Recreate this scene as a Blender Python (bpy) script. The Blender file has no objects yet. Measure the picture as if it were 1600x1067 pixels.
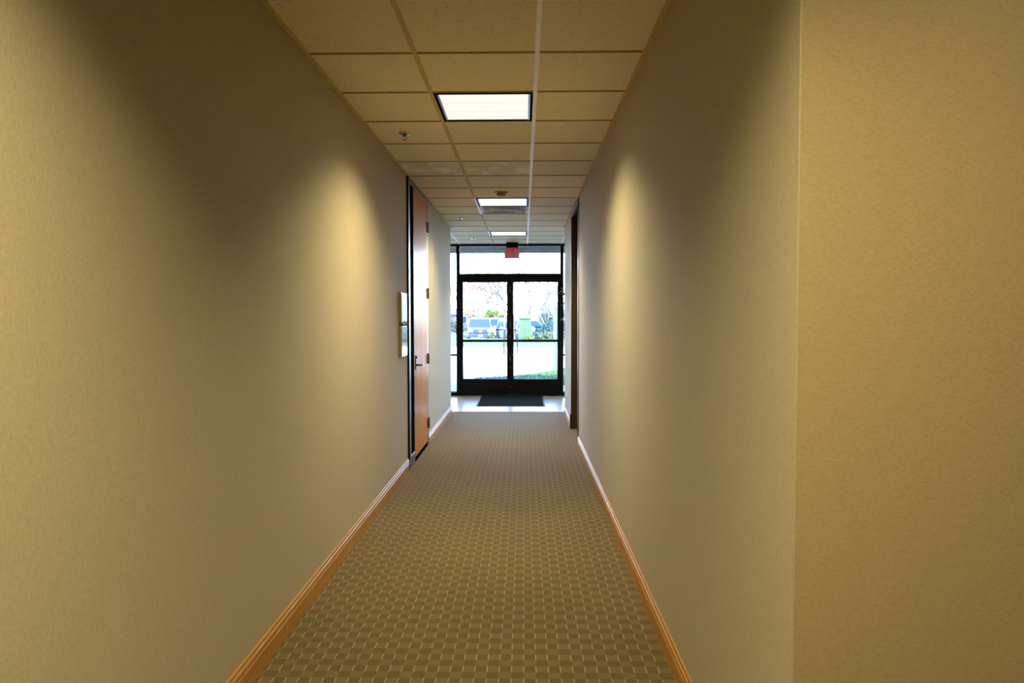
import bpy, math, random
from mathutils import Vector, Matrix
random.seed(7)
S = bpy.context.scene
COL = S.collection

# ------------------------------------------------------------------ camera
cam_d = bpy.data.cameras.new('camera')
cam_d.sensor_width = 36.0
cam_d.lens = 24.67
cam_d.clip_end = 600
cam = bpy.data.objects.new('camera', cam_d)
COL.objects.link(cam)
EYE = 1.445
PITCH, YAW, ROLL = 0.0359, 0.0164, 0.0014
cam.matrix_world = (Matrix.Translation((0, 0, EYE)) @ Matrix.Rotation(YAW, 4, 'Z')
                    @ Matrix.Rotation(math.pi / 2 - PITCH, 4, 'X') @ Matrix.Rotation(-ROLL, 4, 'Z'))
S.camera = cam

# ------------------------------------------------------------------ world, sun, exposure
W = bpy.data.worlds.new('world')
S.world = W
W.use_nodes = True
wn = W.node_tree.nodes
wl = W.node_tree.links
bg = wn['Background']
sky = wn.new('ShaderNodeTexSky')
sky.sky_type = 'NISHITA'
sky.sun_disc = False
sky.sun_elevation = math.radians(62)
sky.sun_rotation = math.radians(215)
sky.air_density = 1.0
sky.dust_density = 0.7
sky.ozone_density = 2.5
wb = wn.new('ShaderNodeMix')           # cool daylight balance of the whole sky
wb.data_type = 'RGBA'
wb.blend_type = 'MULTIPLY'
wb.inputs[0].default_value = 1.0
wb.inputs[7].default_value = (.90, 1.0, 1.28, 1)
wl.new(sky.outputs[0], wb.inputs[6])
wl.new(wb.outputs[2], bg.inputs[0])
bg.inputs[1].default_value = 4.6

sun_d = bpy.data.lights.new('sun', 'SUN')
sun_d.energy = 28.0
sun_d.angle = math.radians(0.6)
sun_d.color = (0.98, 0.98, 1.0)
sun = bpy.data.objects.new('sun', sun_d)
COL.objects.link(sun)
# light travels away from the building, high and from behind the left shoulder
sun.rotation_euler = Vector((0.36, 0.42, -1.0)).to_track_quat('-Z', 'Y').to_euler()

S.view_settings.view_transform = 'Standard'
S.view_settings.look = 'None'
S.view_settings.exposure = 0.0
S.view_settings.gamma = 1.0
S.view_settings.use_curve_mapping = False
S.cycles.max_bounces = 14
S.cycles.diffuse_bounces = 8
S.cycles.glossy_bounces = 5
S.cycles.transparent_max_bounces = 24
S.cycles.use_denoising = True
S.cycles.sample_clamp_indirect = 6.0
S.cycles.caustics_reflective = False
S.cycles.caustics_refractive = False

LAMP_W = 44.0
LAMP_C = (1.0, 0.875, 0.455)
LAMP_SPREAD = math.radians(128)

# ------------------------------------------------------------------ materials
def mat(name, col=(.5, .5, .5), rough=.5, metal=0.0, spec=.5, coat=0.0):
    m = bpy.data.materials.new(name)
    m.use_nodes = True
    b = m.node_tree.nodes['Principled BSDF']
    b.inputs['Base Color'].default_value = (*col, 1)
    b.inputs['Roughness'].default_value = rough
    b.inputs['Metallic'].default_value = metal
    b.inputs['Specular IOR Level'].default_value = spec
    b.inputs['Coat Weight'].default_value = coat
    b.inputs['Coat Roughness'].default_value = .12
    return m

class N:
    """small node-graph writer"""
    def __init__(self, m):
        self.t = m.node_tree
        self.b = self.t.nodes['Principled BSDF']
    def new(self, typ, **kw):
        n = self.t.nodes.new(typ)
        for k, v in kw.items():
            setattr(n, k, v)
        return n
    def link(self, a, b):
        self.t.links.new(a, b)
    def coord(self, scale=(1, 1, 1), which='Object'):
        c = self.new('ShaderNodeTexCoord')
        mp = self.new('ShaderNodeMapping')
        mp.inputs['Scale'].default_value = scale
        self.link(c.outputs[which], mp.inputs[0])
        return mp.outputs[0]
    def noise(self, vec, scale=1.0, detail=3.0, rough=.55):
        n = self.new('ShaderNodeTexNoise')
        n.inputs['Scale'].default_value = scale
        n.inputs['Detail'].default_value = detail
        n.inputs['Roughness'].default_value = rough
        self.link(vec, n.inputs['Vector'])
        return n.outputs['Fac']
    def ramp(self, fac, stops):
        r = self.new('ShaderNodeValToRGB')
        e = r.color_ramp.elements
        while len(e) < len(stops):
            e.new(.5)
        for i, (p, c) in enumerate(stops):
            e[i].position = p
            e[i].color = (*c, 1) if len(c) == 3 else c
        self.link(fac, r.inputs[0])
        return r.outputs[0]
    def math(self, op, a, b=None, clamp=False):
        n = self.new('ShaderNodeMath', operation=op)
        n.use_clamp = clamp
        for i, v in enumerate((a, b)):
            if v is None:
                continue
            if isinstance(v, (int, float)):
                n.inputs[i].default_value = v
            else:
                self.link(v, n.inputs[i])
        return n.outputs[0]
    def mix(self, fac, a, b, mode='MIX'):
        n = self.new('ShaderNodeMix', data_type='RGBA', blend_type=mode)
        for s, v in ((n.inputs[0], fac), (n.inputs[6], a), (n.inputs[7], b)):
            if isinstance(v, (int, float)):
                s.default_value = v
            elif isinstance(v, tuple):
                s.default_value = (*v, 1)
            else:
                self.link(v, s)
        return n.outputs[2]
    def bump(self, h, strength=.2, dist=.002):
        n = self.new('ShaderNodeBump')
        n.inputs['Strength'].default_value = strength
        n.inputs['Distance'].default_value = dist
        self.link(h, n.inputs['Height'])
        self.link(n.outputs[0], self.b.inputs['Normal'])
    def color(self, c):
        self.link(c, self.b.inputs['Base Color'])

def g3(c, k):
    return tuple(v * k for v in c)

def wallpaper(name, col, thread, mott):
    m = mat(name, col, .78, spec=.25)
    g = N(m)
    a = g.noise(g.coord(thread), 1, 2)
    b = g.noise(g.coord(mott), 1, 4, .65)
    f = g.math('ADD', g.math('MULTIPLY', a, .5), g.math('MULTIPLY', b, .5))
    g.color(g.ramp(f, [(.33, g3(col, .87)), (.5, col), (.67, g3(col, 1.11))]))
    g.bump(a, .25, .0008)
    return m

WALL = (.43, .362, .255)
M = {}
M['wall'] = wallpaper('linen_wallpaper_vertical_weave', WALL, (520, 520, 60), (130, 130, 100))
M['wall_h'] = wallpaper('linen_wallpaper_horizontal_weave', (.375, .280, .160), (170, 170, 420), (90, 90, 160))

def carpet():
    m = mat('woven_block_carpet', (.25, .2, .12), .95, spec=.1)
    m.node_tree.nodes['Principled BSDF'].inputs['Sheen Weight'].default_value = .13
    m.node_tree.nodes['Principled BSDF'].inputs['Sheen Tint'].default_value = (1, .82, .55, 1)
    m.node_tree.nodes['Principled BSDF'].inputs['Sheen Roughness'].default_value = .45
    g = N(m)
    sep = g.new('ShaderNodeSeparateXYZ')
    g.link(g.coord(), sep.inputs[0])
    P = .05
    x = g.math('DIVIDE', sep.outputs[0], P)
    y = g.math('DIVIDE', sep.outputs[1], P)
    fx = g.math('FLOOR', x)
    fy = g.math('FLOOR', y)
    par = g.math('FLOORED_MODULO', g.math('ADD', fx, fy), 2.0)
    row = g.math('FLOORED_MODULO', fy, 2.0)
    frx = g.math('FRACT', x)
    fry = g.math('FRACT', y)
    edge = g.math('LESS_THAN', g.math('ABSOLUTE', g.math('SUBTRACT', frx, .5)), .452)
    tick = g.math('MULTIPLY', g.math('SUBTRACT', 1.0, edge), g.math('SUBTRACT', 1.0, row))
    fine = g.noise(g.coord((180, 420, 1)), 1, 2)
    rib = g.noise(g.coord((60, 480, 1)), 1, 1)
    big = g.noise(g.coord((1.6, 1.6, 1)), 1, 3)
    light = g.ramp(fine, [(.25, (.124, .086, .034)), (.75, (.158, .113, .046))])
    dark = g.ramp(rib, [(.3, (.080, .055, .018)), (.7, (.124, .087, .034))])
    c = g.mix(par, dark, light)
    c = g.mix(tick, c, (.285, .215, .118))
    c = g.mix(1.0, c, g.ramp(big, [(.3, (.93, .93, .93)), (.7, (1.06, 1.06, 1.06))]), 'MULTIPLY')
    g.color(c)
    h = g.math('ADD', g.math('MULTIPLY', par, .6), g.math('MULTIPLY', fine, .5))
    g.bump(g.math('ADD', h, g.math('MULTIPLY', tick, .5)), .5, .002)
    return m
M['carpet'] = carpet()

def acoustic(name, col, speck=True, dust=False):
    m = mat(name, col, .9, spec=.15)
    g = N(m)
    info = g.new('ShaderNodeObjectInfo')
    base = g.coord((1, 1, 1))
    add = g.new('ShaderNodeVectorMath', operation='MULTIPLY_ADD')
    cmb = g.new('ShaderNodeCombineXYZ')
    for i in range(3):
        g.link(info.outputs['Random'], cmb.inputs[i])
    g.link(cmb.outputs[0], add.inputs[0])
    add.inputs[1].default_value = (37, 53, 0)
    g.link(base, add.inputs[2])
    v = add.outputs[0]
    vor = g.new('ShaderNodeTexVoronoi')
    vor.inputs['Scale'].default_value = 62
    g.link(v, vor.inputs['Vector'])
    jit = g.noise(v, 30, 2)
    hole = g.math('LESS_THAN', vor.outputs['Distance'], g.math('MULTIPLY', jit, .34))
    n2 = g.noise(v, 260, 2)
    tone = g.math('ADD', g.math('MULTIPLY', info.outputs['Random'], .10), .95)
    tc = g.new('ShaderNodeCombineColor')
    for i in range(3):
        g.link(tone, tc.inputs[i])
    c = g.ramp(n2, [(.3, g3(col, .9)), (.7, g3(col, 1.08))])
    c = g.mix(g.math('MULTIPLY', hole, .62), c, g3(col, .22))
    if dust:
        d = g.noise(v, 4.2, 6, .75)
        c = g.mix(g.ramp(d, [(.46, (0, 0, 0)), (.62, (.9, .9, .9))]), c, (.97, .97, .95))
    c = g.mix(1.0, c, tc.outputs[0], 'MULTIPLY')
    g.color(c)
    g.bump(g.math('SUBTRACT', n2, hole), .4, .002)
    return m
M['tile_ac'] = acoustic('mineral_fibre_ceiling_tile', (.84, .765, .575))
M['tile_dust'] = acoustic('dusty_mineral_fibre_ceiling_tile', (.74, .66, .48), dust=True)
M['tee_tan'] = mat('yellowed_ceiling_tee', (.60, .45, .215), .75, spec=.1)
M['tee_cross'] = mat('shadow_tan_cross_tee', (.36, .26, .12), .75, spec=.1)  # darker tan puts the shadow of the cross lines into the colour
M['tee_white'] = mat('white_ceiling_tee', (.95, .945, .92), .5, spec=.4)
M['deck'] = mat('plenum_deck', (.35, .33, .3), .9)

def soiled():
    m = mat('soiled_grey_return_grille', (.5, .5, .48), .6)
    g = N(m)
    d = g.noise(g.coord((3.2, 7, 1)), 1, 4, .6)
    g.color(g.ramp(d, [(.36, (.25, .25, .24)), (.6, (.72, .72, .70))]))
    return m
M['grille'] = soiled()

def wood(name, c0, c1, rough, grain=(70, 70, 3.0), coat=.0, spec=.5):
    m = mat(name, c0, rough, spec=spec, coat=coat)
    g = N(m)
    a = g.noise(g.coord(grain), 1, 4, .6)
    b = g.noise(g.coord(g3(grain, .22)), 1, 2)
    f = g.math('ADD', g.math('MULTIPLY', a, .6), g.math('MULTIPLY', b, .4))
    g.color(g.ramp(f, [(.34, c0), (.66, c1)]))
    g.bump(a, .08, .0006)
    return m
M['base'] = wood('honey_oak_baseboard', (.36, .165, .032), (.50, .27, .065), .42, (40, 3.0, 60), spec=.16)
M['door_wood'] = wood('lacquered_red_brown_veneer', (.50, .20, .045), (.66, .29, .075), .6, (9, 70, 1.6), spec=.16)
def satin(m, fac, rough):
    # thin lacquer: an even sheen over the veneer
    t = m.node_tree
    b = t.nodes['Principled BSDF']
    b.inputs['Specular IOR Level'].default_value = 0
    gl = t.nodes.new('ShaderNodeBsdfGlossy')
    gl.inputs['Roughness'].default_value = rough
    mx = t.nodes.new('ShaderNodeMixShader')
    mx.inputs[0].default_value = fac
    t.links.new(b.outputs[0], mx.inputs[1])
    t.links.new(gl.outputs[0], mx.inputs[2])
    t.links.new(mx.outputs[0], t.nodes['Material Output'].inputs[0])
satin(M['door_wood'], .17, .28)
M['door_dark'] = wood('dark_walnut_veneer', (.05, .029, .016), (.08, .047, .025), .45, (9, 70, 1.6))
M['frame_dark'] = mat('dark_bronze_metal_frame', (.055, .05, .042), .34, .55)
M['frame_alu'] = mat('satin_aluminium', (.24, .25, .25), .36, 1.0)
M['matte_black'] = mat('matte_black_panel', (.006, .006, .0055), .9, spec=0.0)
M['rail_grey'] = mat('grey_metal_rail', (.10, .105, .105), .4, .6)
M['bronze'] = mat('oiled_bronze_hinge', (.17, .085, .03), .4, .7)
M['lever'] = mat('dark_polished_lever', (.20, .18, .15), .16, 1.0)
M['chrome'] = mat('chrome', (.6, .6, .58), .12, 1.0)
M['black_metal'] = mat('black_anodised_aluminium', (.005, .005, .0045), .55, spec=.12)
M['pull'] = mat('brushed_steel_pull', (.33, .32, .29), .3, 1.0)
M['seal'] = mat('pale_weather_seal', (.5, .5, .48), .6)
M['ivory'] = mat('ivory_plastic', (.68, .62, .48), .4)
M['white_gloss'] = mat('white_gloss_plate', (.36, .37, .36), .10, spec=.45)
M['white_satin'] = mat('white_satin_plate', (.40, .41, .40), .42, spec=.3)
M['tan_metal'] = mat('tan_bronze_edge', (.33, .26, .13), .4, .3)
M['letter_grey'] = mat('grey_print', (.25, .25, .25), .5)
M['detector'] = mat('yellowed_plastic', (.42, .30, .11), .5)
M['slot'] = mat('black_slot', (.01, .01, .01), .8)

def emit(name, col, strength, base=(.8, .8, .8)):
    m = mat(name, base, .5)
    b = m.node_tree.nodes['Principled BSDF']
    b.inputs['Emission Color'].default_value = (*col, 1)
    b.inputs['Emission Strength'].default_value = strength
    return m
M['lens'] = emit('lit_prismatic_lens', (1.0, .97, .84), .90, (.3, .29, .25))
M['divider'] = emit('lens_seam', (1.0, .94, .78), .70, (.2, .2, .18))
M['exit_red'] = emit('lit_red_letter', (1.0, .03, .04), .42, (.4, .01, .01))

def clear_panel(name, col, fac):
    m = bpy.data.materials.new(name)
    m.use_nodes = True
    t = m.node_tree
    t.nodes.clear()
    o = t.nodes.new('ShaderNodeOutputMaterial')
    tr = t.nodes.new('ShaderNodeBsdfTransparent')
    d = t.nodes.new('ShaderNodeBsdfDiffuse')
    d.inputs[0].default_value = (*col, 1)
    mx = t.nodes.new('ShaderNodeMixShader')
    mx.inputs[0].default_value = fac
    t.links.new(tr.outputs[0], mx.inputs[1])
    t.links.new(d.outputs[0], mx.inputs[2])
    t.links.new(mx.outputs[0], o.inputs[0])
    return m
M['acrylic'] = clear_panel('grey_acrylic', (.42, .43, .43), .95)

def glass(name, tint=(.95, .97, .96), refl=.05):
    m = bpy.data.materials.new(name)
    m.use_nodes = True
    t = m.node_tree
    t.nodes.clear()
    o = t.nodes.new('ShaderNodeOutputMaterial')
    tr = t.nodes.new('ShaderNodeBsdfTransparent')
    tr.inputs[0].default_value = (*tint, 1)
    gl = t.nodes.new('ShaderNodeBsdfGlossy')
    gl.inputs['Roughness'].default_value = .02
    fr = t.nodes.new('ShaderNodeFresnel')
    fr.inputs['IOR'].default_value = 1.45
    mx = t.nodes.new('ShaderNodeMixShader')
    t.links.new(fr.outputs[0], mx.inputs[0])
    t.links.new(tr.outputs[0], mx.inputs[1])
    t.links.new(gl.outputs[0], mx.inputs[2])
    t.links.new(mx.outputs[0], o.inputs[0])
    return m
M['glass'] = glass('clear_window_glass')

def speckle(name, c0, c1, scale, rough, bumpk=.2, spec=.3, dist=.004, coat=0):
    m = mat(name, c0, rough, spec=spec, coat=coat)
    g = N(m)
    a = g.noise(g.coord(), scale, 5, .65)
    g.color(g.ramp(a, [(.35, c0), (.65, c1)]))
    if bumpk:
        g.bump(a, bumpk, dist)
    return m
M['tile'] = speckle('glazed_floor_tile', (.72, .71, .70), (.78, .77, .76), 14, .22, .01, 1.0, coat=.6)
M['grout'] = mat('pale_grout', (.42, .40, .37), .85)
M['mat'] = speckle('charcoal_entrance_mat', (.016, .020, .028), (.025, .031, .042), 300, .95, .6, .0)  # blue cast of reflected daylight put into the base colour
M['rubber'] = mat('black_rubber', (.02, .02, .022), .7)
M['concrete'] = speckle('pale_concrete', (.27, .265, .25), (.33, .325, .31), 6, .9, .1)
M['asphalt'] = speckle('grey_asphalt', (.028, .033, .04), (.04, .046, .055), 20, .9, .2)
M['lawn'] = speckle('mown_grass', (.03, .065, .016), (.06, .11, .03), 9, .95, .5, .1, .02)
M['lawn_sunlit'] = speckle('sunlit_yellow_grass', (.030, .036, .010), (.050, .056, .018), 3, .95, .3, .1, .02)  # yellower grass: the sunlit look is painted into the verge colour
M['blade'] = speckle('grass_blade', (.025, .07, .016), (.06, .13, .032), 6, .7, 0)
M['stucco'] = speckle('grey_green_stucco', (.22, .22, .18), (.34, .335, .28), 7, .95, .3)
M['tan_stucco'] = speckle('tan_stucco', (.40, .35, .27), (.46, .41, .32), 9, .95, .2)
M['post_shade_blue'] = speckle('shade_blue_post', (.115, .15, .175), (.13, .17, .195), 12, .6, 0)  # pale blue stands for the shade on the post
M['bark'] = speckle('pale_bark', (.11, .092, .07), (.17, .148, .118), 9, .9, .3)
M['bark_dark'] = speckle('brown_bark', (.16, .12, .09), (.24, .19, .14), 9, .9, .3)
M['leaf_orange'] = speckle('russet_leaves', (.24, .11, .055), (.38, .21, .125), 2, .8, 0)
M['leaf_yellow'] = speckle('yellow_green_leaves', (.09, .12, .02), (.15, .17, .035), 2, .8, 0)
M['leaf_green'] = speckle('dark_green_leaves', (.008, .024, .010), (.025, .055, .022), 2, .8, 0)
M['leaf_ivy'] = speckle('blue_green_ivy', (.006, .026, .018), (.02, .052, .035), 3, .7, 0)
M['leaf_pale'] = speckle('pale_groundcover', (.06, .085, .035), (.12, .14, .07), 3, .8, 0)
M['leaf_house'] = speckle('glossy_houseplant_leaf', (.05, .12, .02), (.13, .22, .04), 9, .35, 0)
M['green_box'] = speckle('green_utility_enamel', (.040, .068, .026), (.052, .084, .034), 4, .5, 0)
M['purple_roof'] = speckle('grey_violet_shingle', (.08, .075, .105), (.11, .105, .14), 3, .9, 0)
M['brown_wall'] = speckle('pinkish_brown_stucco', (.13, .10, .09), (.16, .12, .11), 3, .9, 0)
M['terracotta'] = speckle('terracotta_pot', (.30, .13, .07), (.38, .18, .10), 12, .8, .1)
M['soil'] = mat('potting_soil', (.03, .022, .015), .95)
M['car_shade_blue'] = mat('shade_blue_car_paint', (.05, .065, .095), .5, .1, spec=.2)  # shaded front of a light car put into an overall slate blue
M['car_white'] = mat('white_car_paint', (.38, .38, .38), .5, spec=.2)
M['car_silver'] = mat('pale_silver_car_paint', (.16, .18, .20), .5, .1, spec=.2)
M['car_far'] = mat('blue_car_paint', (.006, .02, .09), .5, spec=.2)
M['car_glass'] = mat('dark_car_glass', (.010, .026, .075), .5, spec=.12)
M['car_black'] = mat('black_car_trim', (.02, .022, .026), .5)
M['car_lamp'] = mat('clear_headlamp', (.14, .17, .21), .3, .1)
M['tyre'] = mat('tyre_rubber', (.015, .015, .016), .85)
M['plate'] = mat('white_licence_plate', (.75, .75, .72), .5)
M['pole_white'] = mat('white_pole_paint', (.75, .75, .75), .5)

# ------------------------------------------------------------------ mesh helpers
class MB:
    def __init__(self):
        self.v = []
        self.f = []
    def add(self, vs, fs):
        o = len(self.v)
        self.v += [tuple(p) for p in vs]
        self.f += [tuple(i + o for i in f) for f in fs]
        return self
    def box(self, x0, x1, y0, y1, z0, z1):
        vs = [(x, y, z) for z in (z0, z1) for y in (y0, y1) for x in (x0, x1)]
        return self.add(vs, [(0, 2, 3, 1), (4, 5, 7, 6), (0, 1, 5, 4), (2, 6, 7, 3), (0, 4, 6, 2), (1, 3, 7, 5)])
    def bevbox(self, x0, x1, y0, y1, z0, z1, b):
        """box with the four vertical edges and the top edge chamfered"""
        def ring(i, z):
            a0, a1, c0, c1 = x0 + i, x1 - i, y0 + i, y1 - i
            return [(a0 + b, c0, z), (a1 - b, c0, z), (a1, c0 + b, z), (a1, c1 - b, z),
                    (a1 - b, c1, z), (a0 + b, c1, z), (a0, c1 - b, z), (a0, c0 + b, z)]
        vs = ring(0, z0) + ring(0, z1 - b) + ring(b, z1)
        fs = [tuple(range(7, -1, -1)), tuple(range(16, 24))]
        for r in (0, 8):
            fs += [(r + k, r + (k + 1) % 8, r + 8 + (k + 1) % 8, r + 8 + k) for k in range(8)]
        return self.add(vs, fs)
    def prism_y(self, prof, y0, y1):
        n = len(prof)
        vs = [(x, y0, z) for x, z in prof] + [(x, y1, z) for x, z in prof]
        fs = [(i, (i + 1) % n, n + (i + 1) % n, n + i) for i in range(n)]
        return self.add(vs, fs + [tuple(range(n - 1, -1, -1)), tuple(range(n, 2 * n))])
    def prism_x(self, prof, x0, x1):
        n = len(prof)
        vs = [(x0, y, z) for y, z in prof] + [(x1, y, z) for y, z in prof]
        fs = [(i, n + i, n + (i + 1) % n, (i + 1) % n) for i in range(n)]
        return self.add(vs, fs + [tuple(range(n)), tuple(range(2 * n - 1, n - 1, -1))])
    def slab(self, poly, z0, z1):
        n = len(poly)
        vs = [(x, y, z0) for x, y in poly] + [(x, y, z1) for x, y in poly]
        fs = [(i, (i + 1) % n, n + (i + 1) % n, n + i) for i in range(n)]
        return self.add(vs, fs + [tuple(range(n - 1, -1, -1)), tuple(range(n, 2 * n))])
    def lathe(self, prof, c=(0, 0, 0), n=20):
        k = len(prof)
        vs = []
        for r, z in prof:
            for i in range(n):
                a = 2 * math.pi * i / n
                vs.append((c[0] + r * math.cos(a), c[1] + r * math.sin(a), c[2] + z))
        fs = []
        for j in range(k - 1):
            for i in range(n):
                i2 = (i + 1) % n
                fs.append((j * n + i, j * n + i2, (j + 1) * n + i2, (j + 1) * n + i))
        fs.append(tuple(range(n - 1, -1, -1)))
        fs.append(tuple((k - 1) * n + i for i in range(n)))
        return self.add(vs, fs)
    def tube(self, pts, radii, n=8):
        pts = [Vector(p) for p in pts]
        if not isinstance(radii, (list, tuple)):
            radii = [radii] * len(pts)
        vs = []
        ref = None
        for i, p in enumerate(pts):
            a = pts[max(i - 1, 0)]
            b = pts[min(i + 1, len(pts) - 1)]
            d = (b - a).normalized()
            if ref is None:
                ref = Vector((0, 0, 1)) if abs(d.z) < .9 else Vector((1, 0, 0))
            u = d.cross(ref).normalized()
            w = u.cross(d).normalized()
            ref = w
            for k in range(n):
                t = 2 * math.pi * k / n
                vs.append(p + (u * math.cos(t) + w * math.sin(t)) * radii[i])
        fs = []
        for i in range(len(pts) - 1):
            for k in range(n):
                k2 = (k + 1) % n
                fs.append((i * n + k, i * n + k2, (i + 1) * n + k2, (i + 1) * n + k))
        fs.append(tuple(range(n - 1, -1, -1)))
        fs.append(tuple((len(pts) - 1) * n + k for k in range(n)))
        return self.add(vs, fs)
    def cyl_x(self, c, r, x0, x1, n=16):
        return self.tube([(x0, c[0], c[1]), (x1, c[0], c[1])], r, n)
    def mesh(self, name, smooth=False):
        me = bpy.data.meshes.new(name)
        me.from_pydata(self.v, [], self.f)
        me.validate()
        import bmesh
        bm = bmesh.new()
        bm.from_mesh(me)
        bmesh.ops.recalc_face_normals(bm, faces=bm.faces)
        bm.to_mesh(me)
        bm.free()
        if smooth:
            me.shade_smooth()
        return me
    def build(self, name, m, parent=None, smooth=False, bevel=0):
        o = bpy.data.objects.new(name, self.mesh(name, smooth))
        o.data.materials.append(M[m])
        COL.objects.link(o)
        if parent is not None:
            attach(o, parent)
        if bevel:
            b = o.modifiers.new('bevel', 'BEVEL')
            b.width = bevel
            b.segments = 2
            b.limit_method = 'ANGLE'
        return o

def attach(o, parent):
    o.parent = parent
    o.matrix_parent_inverse = parent.matrix_basis.inverted()

def B(*a):
    return MB().box(*a)

def empty(name, loc=(0, 0, 0)):
    o = bpy.data.objects.new(name, None)
    o.empty_display_size = .1
    o.location = loc
    o.matrix_basis = Matrix.Translation(loc)
    COL.objects.link(o)
    return o

def tag(o, label=None, cat=None, group=None, kind=None):
    for k, v in (('label', label), ('category', cat), ('group', group), ('kind', kind)):
        if v:
            o[k] = v
    return o

def struct(o, label, cat):
    return tag(o, label, cat, kind='structure')

def copy_tree(o, parent=None):
    c = o.copy()
    COL.objects.link(c)
    if parent is not None:
        c.parent = parent
    for ch in list(o.children):
        copy_tree(ch, c)
    return c

def put(name, mesh, m, loc, parent=None):
    """another object on shared mesh data"""
    o = bpy.data.objects.new(name, mesh)
    if not mesh.materials:
        mesh.materials.append(M[m])
    elif mesh.materials[0] != M[m]:
        o.material_slots[0].link = 'OBJECT'
        o.material_slots[0].material = M[m]
    o.location = loc
    COL.objects.link(o)
    if parent is not None:
        o.parent = parent
    return o

# ------------------------------------------------------------------ main dimensions (metres)
XL, XR = -1.0835, .6126          # corridor wall faces
CEIL = 2.749                     # grid level
TILE = .6096
TL = -.5398                      # left main runner
D0 = 3.5293                      # a cross line of the grid
CORNER = 1.588                   # where the right wall turns away
WEND = 10.44                     # ends of the corridor walls
CARPET_END = 10.60
SF = 12.80                       # storefront
LD0, LD1 = 6.53, 7.90            # left door assembly along the wall
RD0, RD1 = 7.78, 9.03            # right door opening
BACK, FARX = -3.0, 3.2           # hall behind the camera
LOBL, LOBR = -2.6, 2.2           # entrance lobby
BH = .1157

# ------------------------------------------------------------------ room shell
fl = B(XL - .2, FARX + .2, BACK, CARPET_END, -.12, 0).build('floor', 'carpet')
struct(fl, 'olive tan carpet woven in small checkered blocks with pale dashes', 'floor')

lob = B(LOBL - .1, LOBR + .1, CARPET_END, SF + .10, -.12, -.006).build('floor_lobby', 'grout')
struct(lob, 'glossy pale tiled floor between the carpet and the glass doors', 'floor')
TS = .34
half = TS / 2 - .003
tile_me = MB().bevbox(-half, half, -half, half, -.008, 0, .002).mesh('floor_tile')
nrow = 7
for j in range(nrow):
    for i in range(-5, 8):
        cx = -.745 - TS / 2 + i * TS + .0
        cy = CARPET_END + TS / 2 + j * TS
        if cx - half < LOBL or cx + half > LOBR or cy + half > SF + .12:
            continue
        put('floor_tile', tile_me, 'tile', (cx, cy, 0.0), lob)
B(LOBL, LOBR, CARPET_END - .012, CARPET_END + .006, -.004, .003).build('transition_strip', 'frame_alu', lob)

def wall(name, label, dims, m='wall'):
    return struct(B(*dims).build(name, m), label, 'wall')
T_ = .16
wall('wall_left', 'long beige linen papered left wall from foreground to the orange door', (XL - T_, XL, BACK, LD0, 0, 2.84))
wall('wall_left_far', 'short grey lit stretch of left wall between orange door and lobby', (XL - T_, XL, LD1, WEND, 0, 2.84))
wall('wall_right', 'long beige linen papered right wall from the near corner to the dark doorway', (XR, XR + T_, CORNER, RD0, 0, 2.84))
wall('wall_right_far', 'short stretch of right wall with outlet between dark doorway and lobby', (XR, XR + T_, RD1, WEND, 0, 2.84))
# the paper of the facing wall laps over the end of the right wall
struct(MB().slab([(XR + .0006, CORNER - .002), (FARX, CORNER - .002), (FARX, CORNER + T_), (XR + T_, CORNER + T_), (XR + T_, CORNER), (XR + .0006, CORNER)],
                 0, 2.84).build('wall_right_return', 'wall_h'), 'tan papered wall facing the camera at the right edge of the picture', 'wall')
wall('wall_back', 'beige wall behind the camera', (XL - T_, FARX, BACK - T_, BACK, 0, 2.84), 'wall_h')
wall('wall_right_hall', 'beige side wall of the cross hall right of the camera', (FARX, FARX + T_, BACK - T_, CORNER + T_, 0, 2.84), 'wall_h')
wall('wall_lobby_left', 'pale wall at the left side of the entrance lobby', (LOBL - T_, LOBL, WEND - T_, SF, 0, 2.84))
wall('wall_lobby_right', 'pale wall at the right side of the entrance lobby', (LOBR, LOBR + T_, WEND - T_, SF, 0, 2.84))
wall('wall_lobby_left_return', 'lobby side of the wall left of the corridor mouth', (LOBL, XL - T_, WEND - T_, WEND, 0, 2.84))
wall('wall_lobby_right_return', 'lobby side of the wall right of the corridor mouth', (XR + T_, LOBR, WEND - T_, WEND, 0, 2.84))
wall('wall_office_left', 'dark room wall closing the space behind the orange door', (XL - T_ - .02, XL - T_, LD0 - .1, LD1 + .1, 0, 2.84))
wall('wall_office_right', 'dark room wall closing the space behind the dark doorway', (XR + T_, XR + T_ + .02, RD0 - .1, RD1 + .1, 0, 2.84))

tr = B(XR - .0006, XR + .003, CORNER - .0030, CORNER - .0002, 0, 2.745).build('trim_1', 'wall')
struct(tr, 'thin pale corner bead where right wall turns toward the camera', 'trim')

# baseboards: moulded oak boards
def base_profile(x, s):
    pr = [(0, 0), (.0135, 0), (.0135, .070), (.0115, .0735), (.0098, .076), (.0125, .0795), (.0132, .086), (.0118, .0955),
          (.0075, .100), (.0072, .1035), (.0060, .1125), (.0035, BH), (0, BH)]
    return [(x + s * a, z) for a, z in pr]
def baseboard(name, label, x, s, cuts):
    e = empty(name, (x, cuts[0], 0))
    struct(e, label, 'baseboard')
    for a, b in zip(cuts[:-1], cuts[1:]):
        MB().prism_y(base_profile(x, s), a + .0015, b - .0015).build('board', 'base', e)
baseboard('baseboard_left', 'honey oak moulded baseboard along the left wall up to the door', XL, 1, [BACK, .2, 2.63, 6.52])
baseboard('baseboard_left_far', 'oak baseboard between orange door and tiled lobby', XL, 1, [LD1 + .01, WEND])
baseboard('baseboard_right', 'honey oak moulded baseboard along the right wall up to the dark doorway', XR, -1, [CORNER, 4.9, RD0 - .01])
baseboard('baseboard_right_far', 'oak baseboard under the outlet beside the lobby', XR, -1, [RD1 + .03, WEND])

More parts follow.
